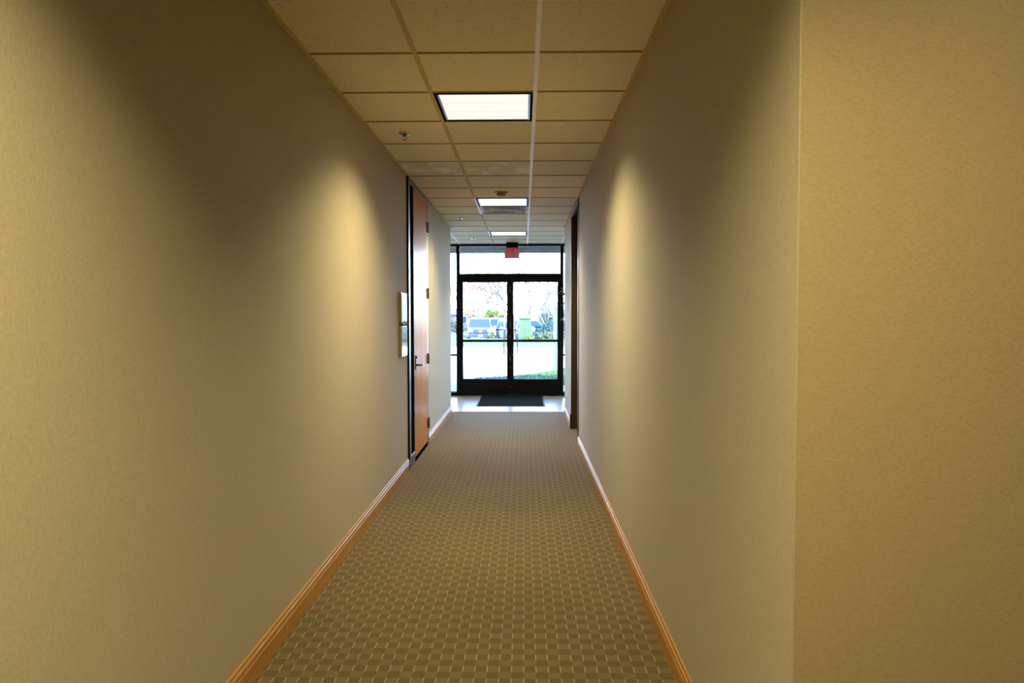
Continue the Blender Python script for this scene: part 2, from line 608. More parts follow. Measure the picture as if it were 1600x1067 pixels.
# ------------------------------------------------------------------ suspended ceiling
deck = B(LOBL - .3, FARX + .3, BACK - .2, SF + .12, 2.80, 2.90).build('ceiling', 'deck')
struct(deck, 'suspended ceiling of speckled mineral fibre tiles in a metal grid', 'ceiling')
R0, R1 = -11, 15
LIGHT_ROWS = {1: 0, 7: 1, 12: 2, -5: 3}
tile_cache = {}
def ceil_tile(x0, x1, y0, y1, m='tile_ac'):
    w, d = round(x1 - x0, 4), round(y1 - y0, 4)
    if w < .04 or d < .04:
        return
    if (w, d) not in tile_cache:
        tile_cache[(w, d)] = B(-w / 2, w / 2, -d / 2, d / 2, 0, .016).mesh('ceiling_tile')
    put('ceiling_tile', tile_cache[(w, d)], m, ((x0 + x1) / 2, (y0 + y1) / 2, CEIL + .004), deck)
tee_cache = {}
def tee(x0, x1, y0, y1, m, name, dz=0.0):
    w, d = round(x1 - x0, 4), round(y1 - y0, 4)
    if (w, d) not in tee_cache:
        tee_cache[(w, d)] = B(-w / 2, w / 2, -d / 2, d / 2, 0, .022).mesh(name)
    put(name, tee_cache[(w, d)], m, ((x0 + x1) / 2, (y0 + y1) / 2, CEIL + dz), deck)
HT = .012
for r in range(R0, R1 + 1):
    y0 = D0 + r * TILE
    y1 = min(y0 + TILE, SF)
    y0c = max(y0, BACK)
    if y1 <= BACK:
        continue
    if y0 < CORNER - .2:
        xa, xb = XL, FARX
    elif y0 >= WEND - .3:
        xa, xb = LOBL, LOBR
    else:
        xa, xb = XL, XR
    lines = [TL + k * TILE for k in range(-4, 8)]
    xs = [xa] + [x for x in lines if xa + .02 < x < xb - .02] + [xb]
    for a, b in zip(xs[:-1], xs[1:]):
        mid = abs((a + b) / 2 - (TL + TILE / 2)) < .1
        left = abs(b - TL) < .01
        fixture = mid and r in LIGHT_ROWS
        vent = mid and r == 8
        extra = (r == -5 and abs(a - (TL + 2 * TILE)) < .05)
        if not (fixture or vent or extra):
            m = 'tile_dust' if (r == 4 and (mid or left)) else 'tile_ac'
            ceil_tile(a + HT * (a != xa), b - HT * (b != xb), y0c + HT, y1 - HT * (r < R1), m)
        if y0 > BACK:
            tee(a + HT * (a != xa), b - HT * (b != xb), y0 - .0075, y0 + .0075, 'tee_cross', 'cross_tee', .0005)
    for x in xs[1:-1]:
        white = x > TL + .3 or (abs(x - TL) < .01 and r in (7, 8, 12)) or x < TL - .3  # left runner set white beside lights: lamplight put into its colour
        tee(x - HT, x + HT, y0c, y1, 'tee_white' if white else 'tee_tan', 'main_tee')
for x0, x1, y0, y1 in ((XL, XL + .022, BACK, WEND), (XR - .022, XR, CORNER, WEND)):
    B(x0, x1, y0, y1, CEIL - .002, CEIL + .004).build('wall_angle', 'tee_tan', deck)
B(LOBL, LOBR, SF - .03, SF, CEIL - .004, CEIL + .02).build('wall_angle', 'tee_white', deck)

# return air grille with soot
gy0 = D0 + 8 * TILE
gr = empty('return_air_grille', (TL + TILE / 2, gy0 + TILE / 2, CEIL))
tag(gr, 'soot stained grey return air panel in ceiling behind the second light', 'vent')
B(TL + HT, TL + TILE - HT, gy0 + HT, gy0 + TILE - HT, CEIL + .004, CEIL + .02).build('panel', 'grille', gr)
for k in range(9):
    yy = gy0 + .06 + k * .061
    B(TL + .05, TL + TILE - .05, yy, yy + .012, CEIL - .001, CEIL + .004).build('louver', 'grille', gr)

# ------------------------------------------------------------------ ceiling lights
def ceiling_light(x0, y0, label, watts=LAMP_W):
    x1, y1 = x0 + TILE, y0 + TILE
    e = empty('ceiling_light', ((x0 + x1) / 2, (y0 + y1) / 2, CEIL))
    tag(e, label, 'ceiling light', 'square ceiling lights along the hall')
    a = .014
    f = MB()
    f.box(x0 + a, x0 + a + .014, y0 + a, y1 - a, CEIL - .003, CEIL + .03)
    f.box(x1 - a - .014, x1 - a, y0 + a, y1 - a, CEIL - .003, CEIL + .03)
    f.box(x0 + a + .014, x1 - a - .014, y0 + a, y0 + a + .014, CEIL - .003, CEIL + .03)
    f.box(x0 + a + .014, x1 - a - .014, y1 - a - .014, y1 - a, CEIL - .003, CEIL + .03)
    f.build('frame', 'matte_black', e)
    a2 = a + .014
    B(x0 + a2, x0 + a2 + .012, y0 + a2, y1 - a2, CEIL + .000, CEIL + .03).build('side_rail', 'frame_alu', e)
    B(x1 - a2 - .012, x1 - a2, y0 + a2, y1 - a2, CEIL + .000, CEIL + .03).build('side_rail', 'frame_alu', e)
    a3 = a2 + .012
    lx0, lx1, ly0, ly1 = x0 + a3, x1 - a3, y0 + a2, y1 - a2
    ln = B(lx0, lx1, ly0, ly1, CEIL + .006, CEIL + .012).build('lens', 'lens', e)
    for k in (1, 2):
        xx = lx0 + (lx1 - lx0) * k / 3
        yy = ly0 + (ly1 - ly0) * k / 3
        B(xx - .0014, xx + .0014, ly0, ly1, CEIL + .004, CEIL + .006).build('seam', 'divider', ln)
        B(lx0, lx1, yy - .0018, yy + .0018, CEIL + .004, CEIL + .006).build('seam', 'divider', ln)
    ld = bpy.data.lights.new('lamp', 'AREA')
    ld.shape = 'SQUARE'
    ld.size = .50
    ld.energy = watts
    ld.color = LAMP_C
    ld.spread = LAMP_SPREAD
    lo = bpy.data.objects.new('lamp', ld)
    COL.objects.link(lo)
    lo.location = ((x0 + x1) / 2, (y0 + y1) / 2, CEIL - .002)
    attach(lo, e)
    return e
ceiling_light(TL, D0 + TILE, 'nearest lit square ceiling light with a three by three lens')
ceiling_light(TL, D0 + 7 * TILE, 'middle lit ceiling light between smoke detector and sooty grille')
ceiling_light(TL, D0 + 12 * TILE, 'farthest lit ceiling light just before the exit sign', LAMP_W * .6)
ceiling_light(TL, D0 - 5 * TILE, 'lit ceiling light above the camera at the near hall', LAMP_W * 1.15)
ceiling_light(TL + 2 * TILE, D0 - 5 * TILE, 'unseen ceiling light added over the cross hall to brighten the facing wall', LAMP_W * .30)  # fixture out of view, added to light the facing wall

# ------------------------------------------------------------------ smoke detector, sprinklers
sd = empty('smoke_detector', (-.235, 7.44, CEIL))
tag(sd, 'round yellowed smoke detector on ceiling before the middle light', 'smoke detector')
zc = CEIL + .004
MB().lathe([(.072, 0), (.072, -.008), (.066, -.014), (.05, -.016)], (-.235, 7.44, zc), 28).build('base', 'detector', sd, True)
MB().lathe([(.048, -.012), (.046, -.034), (.040, -.044), (.022, -.050), (.006, -.051)], (-.235, 7.44, zc), 28).build('sensor_dome', 'detector', sd, True)
MB().lathe([(.0475, -.024), (.0475, -.029)], (-.235, 7.44, zc), 28).build('vent_slot', 'slot', sd)

def sprinkler(x, y, label):
    e = empty('fire_sprinkler', (x, y, CEIL))
    tag(e, label, 'sprinkler', 'fire sprinklers in the left tile column')
    z = CEIL + .004
    MB().lathe([(.040, 0), (.040, -.005), (.034, -.012), (.020, -.015), (.014, -.012)], (x, y, z), 20).build('escutcheon', 'chrome', e, True)
    MB().lathe([(.011, 0), (.011, -.024), (.007, -.027)], (x, y, z), 12).build('body', 'lever', e)
    for s in (-1, 1):
        MB().tube([(x + s * .009, y, z - .022), (x + s * .013, y, z - .034), (x + s * .004, y, z - .048)], .0026, 6).build('yoke_arm', 'lever', e)
    MB().lathe([(.004, -.046), (.016, -.050), (.016, -.0515), (.003, -.0525)], (x, y, z), 14).build('deflector', 'lever', e)
sprinkler(-.848, 5.04, 'nearest chrome fire sprinkler, beyond the first ceiling light on the left')
sprinkler(-.84, 9.35, 'middle fire sprinkler, beside the sooty ceiling grille')
sprinkler(-.838, 11.85, 'farthest small fire sprinkler, over the tiled lobby')

# ------------------------------------------------------------------ exit sign
ex = empty('exit_sign', (-.2, 12.5, CEIL))
tag(ex, 'red lettered hanging EXIT sign with black canopy before the glass transom', 'exit sign')
B(-.303, -.095, 12.44, 12.56, 2.664, CEIL + .003).build('canopy', 'matte_black', ex, bevel=.004)
B(-.338, -.066, 12.492, 12.504, 2.468, 2.664).build('panel', 'acrylic', ex)
def letter(strokes):
    m = MB()
    for poly in strokes:
        n = len(poly)
        y0, y1 = 12.484, 12.491
        vs = [(x, y0, z) for x, z in poly] + [(x, y1, z) for x, z in poly]
        m.add(vs, [tuple(range(n)), tuple(range(2 * n - 1, n - 1, -1))] + [(i, n + i, n + (i + 1) % n, (i + 1) % n) for i in range(n)])
    m.build('letter', 'exit_red', ex)
zb, zt = 2.490, 2.648
def rc(x0, x1, z0, z1):
    return [(x0, z0), (x1, z0), (x1, z1), (x0, z1)]
w = .017
letter([rc(-.318, -.318 + w, zb, zt), rc(-.301, -.270, zb, zb + w), rc(-.301, -.270, zt - w, zt), rc(-.301, -.275, 2.560, 2.560 + w)])
letter([[(-.254, zb), (-.235, zb), (-.192, zt), (-.211, zt)], [(-.254, zt), (-.211, zb), (-.192, zb), (-.235, zt)]])
letter([rc(-.176, -.176 + w, zb, zt)])
letter([rc(-.144, -.088, zt - w, zt), rc(-.1245, -.1075, zb, zt - w)])

# ------------------------------------------------------------------ office door on the left wall
d3 = empty('door_3', (XL, LD0, 0))
struct(d3, 'tall red brown veneered office door with black side panel on left wall', 'door')
fx = XL + .014
fr = B(XL - .10, fx, LD0, LD0 + .022, 0, 2.745).build('jamb', 'matte_black', d3)
B(XL - .10, fx, LD0 + .022, LD0 + .105, .0, 2.71).build('jamb', 'frame_alu', d3, bevel=.003)
B(XL - .10, XL + .002, LD0 + .105, LD0 + .335, .115, 2.71).build('side_panel', 'matte_black', d3)
B(XL - .10, fx, LD0 + .105, LD0 + .345, 0.0, .115).build('bottom_rail', 'rail_grey', d3, bevel=.003)
B(XL - .10, fx - .004, LD0 + .335, LD0 + .355, 0.115, 2.71).build('jamb', 'frame_dark', d3, bevel=.002)
B(XL - .10, fx - .004, LD0 + 1.268, LD1, 0, 2.71).build('jamb', 'frame_dark', d3, bevel=.002)
B(XL - .10, fx, LD0 + .022, LD1, 2.712, 2.748).build('head', 'frame_dark', d3, bevel=.002)
B(XL + .0, fx + .001, LD0 + .03, LD1, 2.704, 2.712).build('head_edge_strip', 'frame_alu', d3)
leaf = B(XL - .035, XL + .010, LD0 + .358, LD0 + 1.265, .05, 2.702).build('leaf', 'door_wood', d3, bevel=.0015)
B(XL - .03, XL + .011, LD0 + .358, LD0 + 1.268, .004, .05).build('door_sweep', 'matte_black', d3)
for z in (2.43, 1.70, .975, .255):
    h = MB().box(XL + .008, XL + .016, LD0 + 1.225, LD0 + 1.285, z - .056, z + .056)
    ho = h.build('hinge', 'bronze', d3)
    MB().tube([(XL + .021, LD0 + 1.285, z - .058), (XL + .021, LD0 + 1.285, z + .058)], .011, 10).build('knuckle', 'bronze', ho)
hy = LD0 + .425
B(XL + .008, XL + .018, hy - .016, hy + .016, .915, 1.06).build('escutcheon', 'frame_dark', d3, bevel=.002)
lv = MB().tube([(XL + .015, hy, .962), (XL + .058, hy, .962), (XL + .066, hy + .012, .962), (XL + .067, hy + .10, .960), (XL + .060, hy + .118, .960)],
               [.011, .011, .0105, .0095, .009], 10).build('lever_handle', 'lever', d3, True)
B(XL + .052, XL + .074, hy + .108, hy + .124, .950, .971).build('lever_tip', 'chrome', lv, bevel=.003)
MB().tube([(XL + .015, hy + .002, 1.038), (XL + .026, hy + .002, 1.038)], .011, 10).build('key_cylinder', 'matte_black', d3)

# suite plates beside it
def suite_plate(y0, y1, z0, z1, label, bands, face):
    e = empty('wall_plate', (XL, (y0 + y1) / 2, z0))
    tag(e, label, 'wall sign', 'glossy plates beside the orange door')
    f = B(XL, XL + .020, y0, y1, z0, z1).build('back_plate', 'tan_metal', e, bevel=.002)
    B(XL + .020, XL + .026, y0 + .006, y1 - .006, z0 + .006, z1 - .006).build('face', face, e, bevel=.0015)
    for a, b, c, d in bands:
        B(XL + .026, XL + .0268, y0 + a, y0 + b, z0 + c, z0 + d).build('printed_mark', 'letter_grey', e)
suite_plate(6.085, 6.375, 1.395, 1.655, 'upper glossy white plate on left wall beside the orange door', [(.12, .19, .205, .225)], 'white_satin')
suite_plate(6.085, 6.375, 1.088, 1.362, 'lower glossy plate mirroring the daylight, beside the orange door', [(.10, .18, .218, .234)], 'white_gloss')
cl = empty('plate_clip', (XL, 6.3, 1.378))
tag(cl, 'small pointed silver bracket between the two wall plates', 'bracket')
MB().prism_y([(XL, 1.364), (XL + .024, 1.371), (XL + .040, 1.380), (XL + .024, 1.388), (XL, 1.394)], 6.12, 6.36).build('bracket_body', 'frame_alu', cl)
B(XL + .020, XL + .041, 6.085, 6.12, 1.375, 1.384).build('bracket_tip', 'tan_metal', cl)

# ------------------------------------------------------------------ recessed doorway on the right wall
d4 = empty('door_4', (XR, RD0, 0))
struct(d4, 'full height doorway with dark bronze frame recessed in the right wall', 'door')
rx = XR - .010
B(rx, XR + .13, RD0, RD0 + .045, 0, 2.745).build('jamb', 'frame_dark', d4, bevel=.002)
B(XR - .004, XR + .13, RD1 - .03, RD1 - .001, 0, 2.745).build('jamb', 'door_dark', d4, bevel=.002)
B(XR - .017, XR + .005, RD1 - .042, RD1 + .012, 0, .19).build('plinth_block', 'door_dark', d4, bevel=.002)
B(rx, XR + .13, RD0 + .045, RD1 - .001, 2.712, 2.746).build('head', 'frame_dark', d4, bevel=.002)
B(rx - .001, XR + .01, RD0 + .045, RD1, 2.702, 2.712).build('head_edge_strip', 'frame_alu', d4)  # pale strip standing in for the highlight on the head's lower edge
B(XR + .085, XR + .13, RD0 + .045, RD1 - .032, .012, 2.70).build('leaf', 'door_dark', d4, bevel=.002)
B(XR + .055, XR + .085, RD0 + .10, RD0 + .13, .94, 1.06).build('escutcheon', 'frame_dark', d4, bevel=.003)
MB().tube([(XR + .08, RD0 + .115, .97), (XR + .035, RD0 + .115, .97), (XR + .03, RD0 + .13, .97), (XR + .03, RD0 + .23, .97)], .009, 8).build('lever_handle', 'lever', d4, True)

# outlet
ou = empty('wall_outlet', (XR, 9.5, .4))
tag(ou, 'small ivory outlet plate low on the right wall beside the lobby', 'outlet')
B(XR - .006, XR, 9.462, 9.538, .398, .514).build('cover_plate', 'ivory', ou, bevel=.002)
for z in (.43, .482):
    B(XR - .008, XR - .006, 9.484, 9.516, z - .014, z + .014).build('socket', 'ivory', ou)

# ------------------------------------------------------------------ storefront
w1 = empty('window_1', (-.24, SF, 0))
struct(w1, 'black framed glass storefront with transom and sidelights around the double doors', 'window')
Y0, Y1 = SF - .055, SF + .055
MLX, MRX = (-1.22, -1.158), (.668, .725)
def bar(name, x0, x1, z0, z1, par, y0=Y0, y1=Y1):
    return B(x0, x1, y0, y1, z0, z1).build(name, 'black_metal', par, bevel=.002)
bar('header', LOBL, LOBR, 2.712, 2.78, w1)
bar('mullion', MLX[0], MLX[1], 0, 2.712, w1)
bar('mullion', MRX[0], MRX[1], 0, 2.712, w1)
bar('transom_bar', MLX[1], MRX[0], 2.118, 2.218, w1)
bar('door_stop', MLX[1], MRX[0], 2.095, 2.14, w1, SF + .026, SF + .05)
for x0, x1 in ((LOBL, MLX[0]), (MRX[1], LOBR)):
    bar('sidelight_rail', x0, x1, .724, .757, w1)
    bar('sidelight_sill', x0, x1, 0, .058, w1)
    B(x0, x1, Y0 + .012, Y1, .058, .082).build('sill_bead', 'seal', w1)
    B(x0, x1, SF - .004, SF + .004, .082, .724).build('pane', 'glass', w1)
    B(x0, x1, SF - .004, SF + .004, .757, 2.712).build('pane', 'glass', w1)
B(MLX[1], -.187, SF - .004, SF + .004, 2.218, 2.712).build('pane', 'glass', w1)
B(-.183, MRX[0], SF - .004, SF + .004, 2.218, 2.712).build('pane', 'glass', w1)
B(MLX[1], MRX[0], Y0 - .02, Y1 + .02, 0, .012).build('threshold', 'black_metal', w1)

def glass_door(name, label, x0, x1, gx0, gx1, hx, hs):
    e = empty(name, ((x0 + x1) / 2, SF, 0))
    struct(e, label, 'door')
    a, b = SF - .024, SF + .024
    bar('stile', x0, gx0, .014, 2.114, e, a, b)
    bar('stile', gx1, x1, .014, 2.114, e, a, b)
    bar('top_rail', gx0, gx1, 2.064, 2.114, e, a, b)
    bar('mid_rail', gx0, gx1, .977, 1.021, e, a, b)
    bar('bottom_rail', gx0, gx1, .014, .302, e, a, b)
    B(gx0, gx1, SF - .004, SF + .004, .302, .977).build('pane', 'glass', e)
    B(gx0, gx1, SF - .004, SF + .004, 1.021, 2.064).build('pane', 'glass', e)
    s = hs
    pts = [(s + (hx - s) * t, y, z) for t, y, z in
           ((0, SF - .02, 1.197), (0, SF - .065, 1.197), (.6, SF - .07, 1.197), (.9, SF - .07, 1.186), (1, SF - .07, 1.16),
            (1, SF - .07, .785), (.9, SF - .07, .760), (.6, SF - .07, .748), (0, SF - .065, .748), (0, SF - .02, .748))]
    MB().tube(pts, .0095, 8).build('pull_handle', 'pull', e, True)
    return e
dl = glass_door('door_1', 'left leaf of the black framed glass entrance doors', -1.156, -.2455, -1.102, -.303, -.355, -.285)
dr = glass_door('door_2', 'right leaf of the black framed glass entrance doors', -.2395, .666, -.181, .618, -.113, -.2)
B(-.252, -.233, SF + .012, SF + .03, .02, 2.11).build('astragal', 'black_metal', dl)
for z0, z1 in ((1.86, 2.0), (1.22, 1.37), (1.05, 1.1), (.62, .7), (.5, .53), (.14, .17)):
    B(-.2443, -.2407, SF - .027, SF - .012, z0, z1).build('meeting_seal', 'seal', dl)

# entrance mat
em = empty('entrance_mat', (-.21, 11.9, 0))
tag(em, 'charcoal entrance mat lying before the glass double doors', 'mat')
MB().bevbox(-.766, .348, 11.205, 12.66, .001, .006, .003).build('rubber_border', 'rubber', em)
MB().bevbox(-.742, .324, 11.229, 12.636, .005, .012, .003).build('pile', 'mat', em)

# ------------------------------------------------------------------ plant at the right of the storefront
pl = empty('potted_plant', (1.02, 12.25, 0))
tag(pl, 'leafy green potted plant peeking from behind the right wall end', 'potted plant')
MB().lathe([(.13, 0), (.165, .30), (.18, .30), (.18, .34), (.16, .34), (.15, .29)], (1.02, 12.25, 0), 20).build('pot', 'terracotta', pl, True)
MB().lathe([(.15, .28), (.15, .30)], (1.02, 12.25, 0), 16).build('soil', 'soil', pl)
stem = MB()
stem.tube([(1.02, 12.25, .28), (1.0, 12.25, .9), (.96, 12.26, 1.5), (.93, 12.27, 2.05)], [.022, .018, .012, .005], 8)
rng = random.Random(3)
leaves = []
spots = [(.672, 12.28, 1.87, -2.7), (.700, 12.3, 1.83, -1.9), (.705, 12.3, 1.65, 2.6), (.69, 12.29, 1.40, -2.4), (.718, 12.3, 1.25, -1.6), (.715, 12.28, 1.95, -2.9)]
for k in range(30):
    a = rng.uniform(0, 6.28)
    rr = rng.uniform(.12, .26)
    spots.append((.99 + rr * math.cos(a), 12.26 + rr * math.sin(a), rng.uniform(.85, 2.1), a))
for x, y, z, a in spots:
    bz = max(.6, z - .10)
    sx = 1.02 + (bz - .28) * (-.05)
    stem.tube([(sx, 12.25, bz), ((sx + x) / 2, (12.25 + y) / 2, z + .01), (x + .02, y, z + .03)], [.005, .004, .0025], 5)
    d = Vector((math.cos(a), math.sin(a), -.55)).normalized()
    u = d.cross(Vector((0, 0, 1))).normalized()
    nrm = u.cross(d)
    p = Vector((x + .02, y, z + .03))
    L, Wd = .115, .034
    vs = [p, p + d * L * .3 + u * Wd, p + d * L * .65 + u * Wd * .8 - nrm * .006, p + d * L - nrm * .016,
          p + d * L * .65 - u * Wd * .8 - nrm * .006, p + d * L * .3 - u * Wd, p + d * L * .35 - nrm * .012]
    MB().add(vs, [(0, 1, 6), (1, 2, 6), (2, 3, 6), (3, 4, 6), (4, 5, 6), (5, 0, 6)]).build('leaf', 'leaf_house', pl)
stem.build('stem', 'bark_dark', pl)

# ================================================================== outdoors
def ground(name, label, cat, poly, z0, z1, m):
    return struct(MB().slab(poly, z0, z1).build(name, m), label, cat)
ground('driveway', 'sunlit pale concrete drive beyond the glass doors', 'driveway', [(-60, SF + .1), (60, SF + .1), (60, 32.2), (-60, 32.2)], -.3, -.02, 'concrete')
lawn_poly = [(-1.15, 16.42), (-.7, 16.12), (-.1, 15.75), (.45, 15.3), (.85, 14.9), (1.6, 14.4), (4, 13.9), (9, 13.8), (9, 30), (5, 27.5), (2.2, 22.4), (1.3, 20.0), (.75, 18.7), (.35, 17.9), (-.25, 17.02), (-.75, 16.62)]
lw = MB().slab(lawn_poly, -.02, .0).build('lawn', 'lawn')
tag(lw, 'curved strip of green lawn just outside the right glass door', 'lawn', kind='structure')
# grass blades on it
def inside(x, y, poly):
    c = False
    j = len(poly) - 1
    for i in range(len(poly)):
        xi, yi = poly[i]
        xj, yj = poly[j]
        if (yi > y) != (yj > y) and x < (xj - xi) * (y - yi) / (yj - yi) + xi:
            c = not c
        j = i
    return c
gb = MB()
rng = random.Random(11)
k = 0
while k < 14000:
    x, y = rng.uniform(-1.2, 3.4), rng.uniform(14, 21)
    if not inside(x, y, lawn_poly) or (.74 < x < .95 and 18.48 < y < 18.72):
        continue
    a = rng.uniform(0, 6.28)
    h = rng.uniform(.018, .036)
    dx, dy = .006 * math.cos(a), .006 * math.sin(a)
    lx, ly = rng.uniform(-.02, .02), rng.uniform(-.02, .02)
    gb.add([(x - dx, y - dy, 0), (x + dx, y + dy, 0), (x + lx, y + ly, h)], [(0, 1, 2)])
    k += 1
me = bpy.data.meshes.new('grass_blades')
me.from_pydata(gb.v, [], gb.f)
me.materials.append(M['blade'])
go = bpy.data.objects.new('grass', me)
COL.objects.link(go)
tag(go, 'short green grass blades of the lawn by the door', 'grass', kind='stuff')

# far verge rises to a low crest, then falls to the car park
vb = MB()
prof = [(32.2, -.02), (40, -.03), (46, -.07), (50, -.125), (51.5, -.22), (53, -.5), (53, -.8), (32.2, -.8)]
vb.prism_x(prof, -60, 60)
struct(vb.build('verge', 'lawn_sunlit'), 'grass verge with sunlit yellow painted in, across the drive', 'lawn')
ground('kerb', 'pale concrete kerb between drive and grass verge', 'kerb', [(-60, 31.95), (60, 31.95), (60, 32.2), (-60, 32.2)], -.02, .04, 'concrete')
ground('parking_lot', 'asphalt car park where the cars stand', 'parking lot', [(-90, 53), (90, 53), (90, 190), (-90, 190)], -.8, -.5, 'asphalt')

# roof overhang of this building
ov = empty('roof_overhang', (0, 14.2, 2.9))
struct(ov, 'grey green stucco eaves beam seen through the transom glass', 'roof')
B(-9, 9, SF + .056, 15.5, 2.968, 3.1).build('soffit', 'stucco', ov)
B(-9, 9, 15.5, 15.75, 2.845, 3.42).build('beam', 'stucco', ov)
B(-9, 9, SF - .3, 15.75, 3.1, 3.40).build('roof_slab', 'stucco', ov)
struct(B(-9, LOBL, SF - .05, SF + .12, -.1, 3.1).build('wall_outside_left', 'tan_stucco'), 'outer wall left of the storefront', 'wall')
struct(B(LOBR, 9, SF - .05, SF + .12, -.1, 3.1).build('wall_outside_right', 'tan_stucco'), 'outer wall right of the storefront', 'wall')
struct(B(LOBL - .3, LOBR + .3, SF - .06, SF + .056, 2.775, 3.1).build('wall_outside_lintel', 'tan_stucco'), 'outer wall above the storefront', 'wall')

# post, its shade painted in as pale blue
po = empty('sign_post', (.845, 18.6, 0))
tag(po, 'square post with its shade painted pale blue, on the lawn outside the right door', 'post')
MB().bevbox(.795, .893, 18.55, 18.65, -.02, 1.66, .006).build('shaft', 'post_shade_blue', po)
MB().bevbox(.787, .901, 18.542, 18.658, 1.655, 1.69, .008).build('cap', 'post_shade_blue', po)

G = -.5                          # car park level
# ------------------------------------------------------------------ cars
def car(name, label, paint, L, Wd, H, loc, rz, style, plate=True):
    """built nose toward -Y, wheels on z 0"""
    e = empty(name)
    tag(e, label, 'car', 'parked cars beyond the verge')
    hw = Wd / 2
    y0, y1 = -L / 2, L / 2
    hood = H * (.60 if style != 'sedan' else .62)
    low = .26
    # body shell: side outline lofted over the half width, sills tucked in
    out = [(y0 + .03, low + .06), (y0, .50), (y0 + .02, hood * .80), (y0 + .12, hood * .93), (y0 + .35, hood * .975), (y0 + L * .26, hood),
           (y1 - .10, hood * 1.02), (y1, hood * .82), (y1 - .02, .45), (y1 - .10, low)]
    n = len(out)
    rows = ((-hw + .05, .92), (-hw, 1.0), (hw, 1.0), (hw - .05, .92))
    vs = []
    for x, s in ((-hw + .10, 1.0), (-hw + .015, .985), (-hw, .96), (hw, .96), (hw - .015, .985), (hw - .10, 1.0)):
        inset = .06 if abs(abs(x) - (hw - .10)) < 1e-6 else 0
        for y, z in out:
            yy = y * (1.0 if inset else .985)
            zz = z if inset else (z - .035 if z > hood * .7 else z)
            vs.append((x, yy, zz))
    fs = []
    for k in range(5):
        for i in range(n):
            i2 = (i + 1) % n
            fs.append((k * n + i, k * n + i2, (k + 1) * n + i2, (k + 1) * n + i))
    fs += [tuple(range(n)), tuple(5 * n + i for i in range(n - 1, -1, -1))]
    body = MB().add(vs, fs).build('body', paint, e, False, .02)
    # cabin
    c0 = y0 + L * .25
    c1 = y1 - (.08 if style == 'suv' else L * .30 if style == 'pickup' else L * .14)
    rk = .42 if style != 'sedan' else .62
    rb = .22 if style == 'suv' else .12 if style == 'pickup' else .55
    tw = hw - .17
    def ring(z, ya, yb, wx):
        return [(-wx, ya, z), (wx, ya, z), (wx, yb, z), (-wx, yb, z)]
    zt = H - .05
    vs = ring(hood - .03, c0, c1, hw - .04) + ring(zt, c0 + rk, c1 - rb, tw) + ring(H, c0 + rk + .22, c1 - rb - .15, tw - .12)
    fs = [(3, 2, 1, 0), (8, 9, 10, 11)]
    for r in (0, 4):
        fs += [(r + i, r + (i + 1) % 4, r + 4 + (i + 1) % 4, r + 4 + i) for i in range(4)]
    MB().add(vs, fs).build('cabin', paint, e, False, .015)
    # glazing set just proud of the cabin faces
    def pane(nm, a, b, c, d, off):
        off = Vector(off)
        q = [Vector(p) for p in (a, b, c, d)]
        cen = sum(q, Vector()) / 4
        q = [p + off for p in q]
        q2 = [p - off * 2.2 for p in q]
        MB().add(q + q2, [(0, 1, 2, 3), (7, 6, 5, 4), (0, 4, 5, 1), (1, 5, 6, 2), (2, 6, 7, 3), (3, 7, 4, 0)]).build(nm, 'car_glass', e)
    zl, zh = hood + .015, zt - .05
    def lerp(z):
        return (z - (hood - .03)) / (zt - hood + .03)
    def cy0(z): return c0 + rk * lerp(z)
    def cy1(z): return c1 - rb * lerp(z)
    def cw(z): return (hw - .04) + (tw - hw + .04) * lerp(z)
    pane('windshield', (-cw(zl) + .09, cy0(zl), zl), (cw(zl) - .09, cy0(zl), zl), (cw(zh) - .08, cy0(zh), zh), (-cw(zh) + .08, cy0(zh), zh), (0, -.012, .008))
    pane('rear_window', (cw(zl) - .12, cy1(zl), zl + .05), (-cw(zl) + .12, cy1(zl), zl + .05), (-cw(zh) + .1, cy1(zh), zh), (cw(zh) - .1, cy1(zh), zh), (0, .012, .006))
    zl2 = hood + .04
    span0, span1 = cy0(zl2) + .18, cy1(zl2) - .08
    parts = 3 if style == 'suv' else 2
    for s in (-1, 1):
        for q in range(parts):
            a = span0 + (span1 - span0) * q / parts + .03
            b = span0 + (span1 - span0) * (q + 1) / parts - .03
            ta = max(a, cy0(zh) + .08)
            tb = min(b, cy1(zh) - .05)
            pane('side_window', (s * cw(zl2), a, zl2), (s * cw(zl2), b, zl2), (s * cw(zh), tb, zh), (s * cw(zh), ta, zh), (s * .012, 0, .003))
        mr = MB().bevbox(s * (hw + .11) - .10, s * (hw + .11) + .10, c0 + .16, c0 + .28, hood + .03, hood + .17, .03).build('wing_mirror', paint if style != 'pickup' else 'car_black', e)
        hl = MB().bevbox(s * (hw - .27) - .20, s * (hw - .27) + .20, y0 - .015, y0 + .12, hood * .66, hood * .85, .03).build('headlamp', 'car_lamp', e)
        MB().bevbox(s * (hw - .25) - .10, s * (hw - .25) + .10, y0 - .03, y0 + .05, .40, .49, .02).build('fog_lamp', 'car_lamp', e)
    g0, g1 = hood * .58, hood * .86
    gro = MB().bevbox(-hw + .48, hw - .48, y0 - .022, y0 + .06, g0, g1, .02).build('grille', 'car_black', e)
    for q in range(3):
        zz = g0 + (g1 - g0) * (q + .7) / 3.4
        B(-hw + .5, hw - .5, y0 - .032, y0 - .02, zz, zz + .025).build('grille_bar', 'car_shade_blue' if style == 'pickup' else 'chrome', gro)
    MB().lathe([(.11, 0), (.11, .03)], (0, 0, 0), 18)
    em_ = MB()
    ringv = [(.13 * math.cos(2 * math.pi * i / 18), y0 - .05, (g0 + g1) / 2 + .055 * math.sin(2 * math.pi * i / 18)) for i in range(18)]
    ringb = [(x, y + .03, z) for x, y, z in ringv]
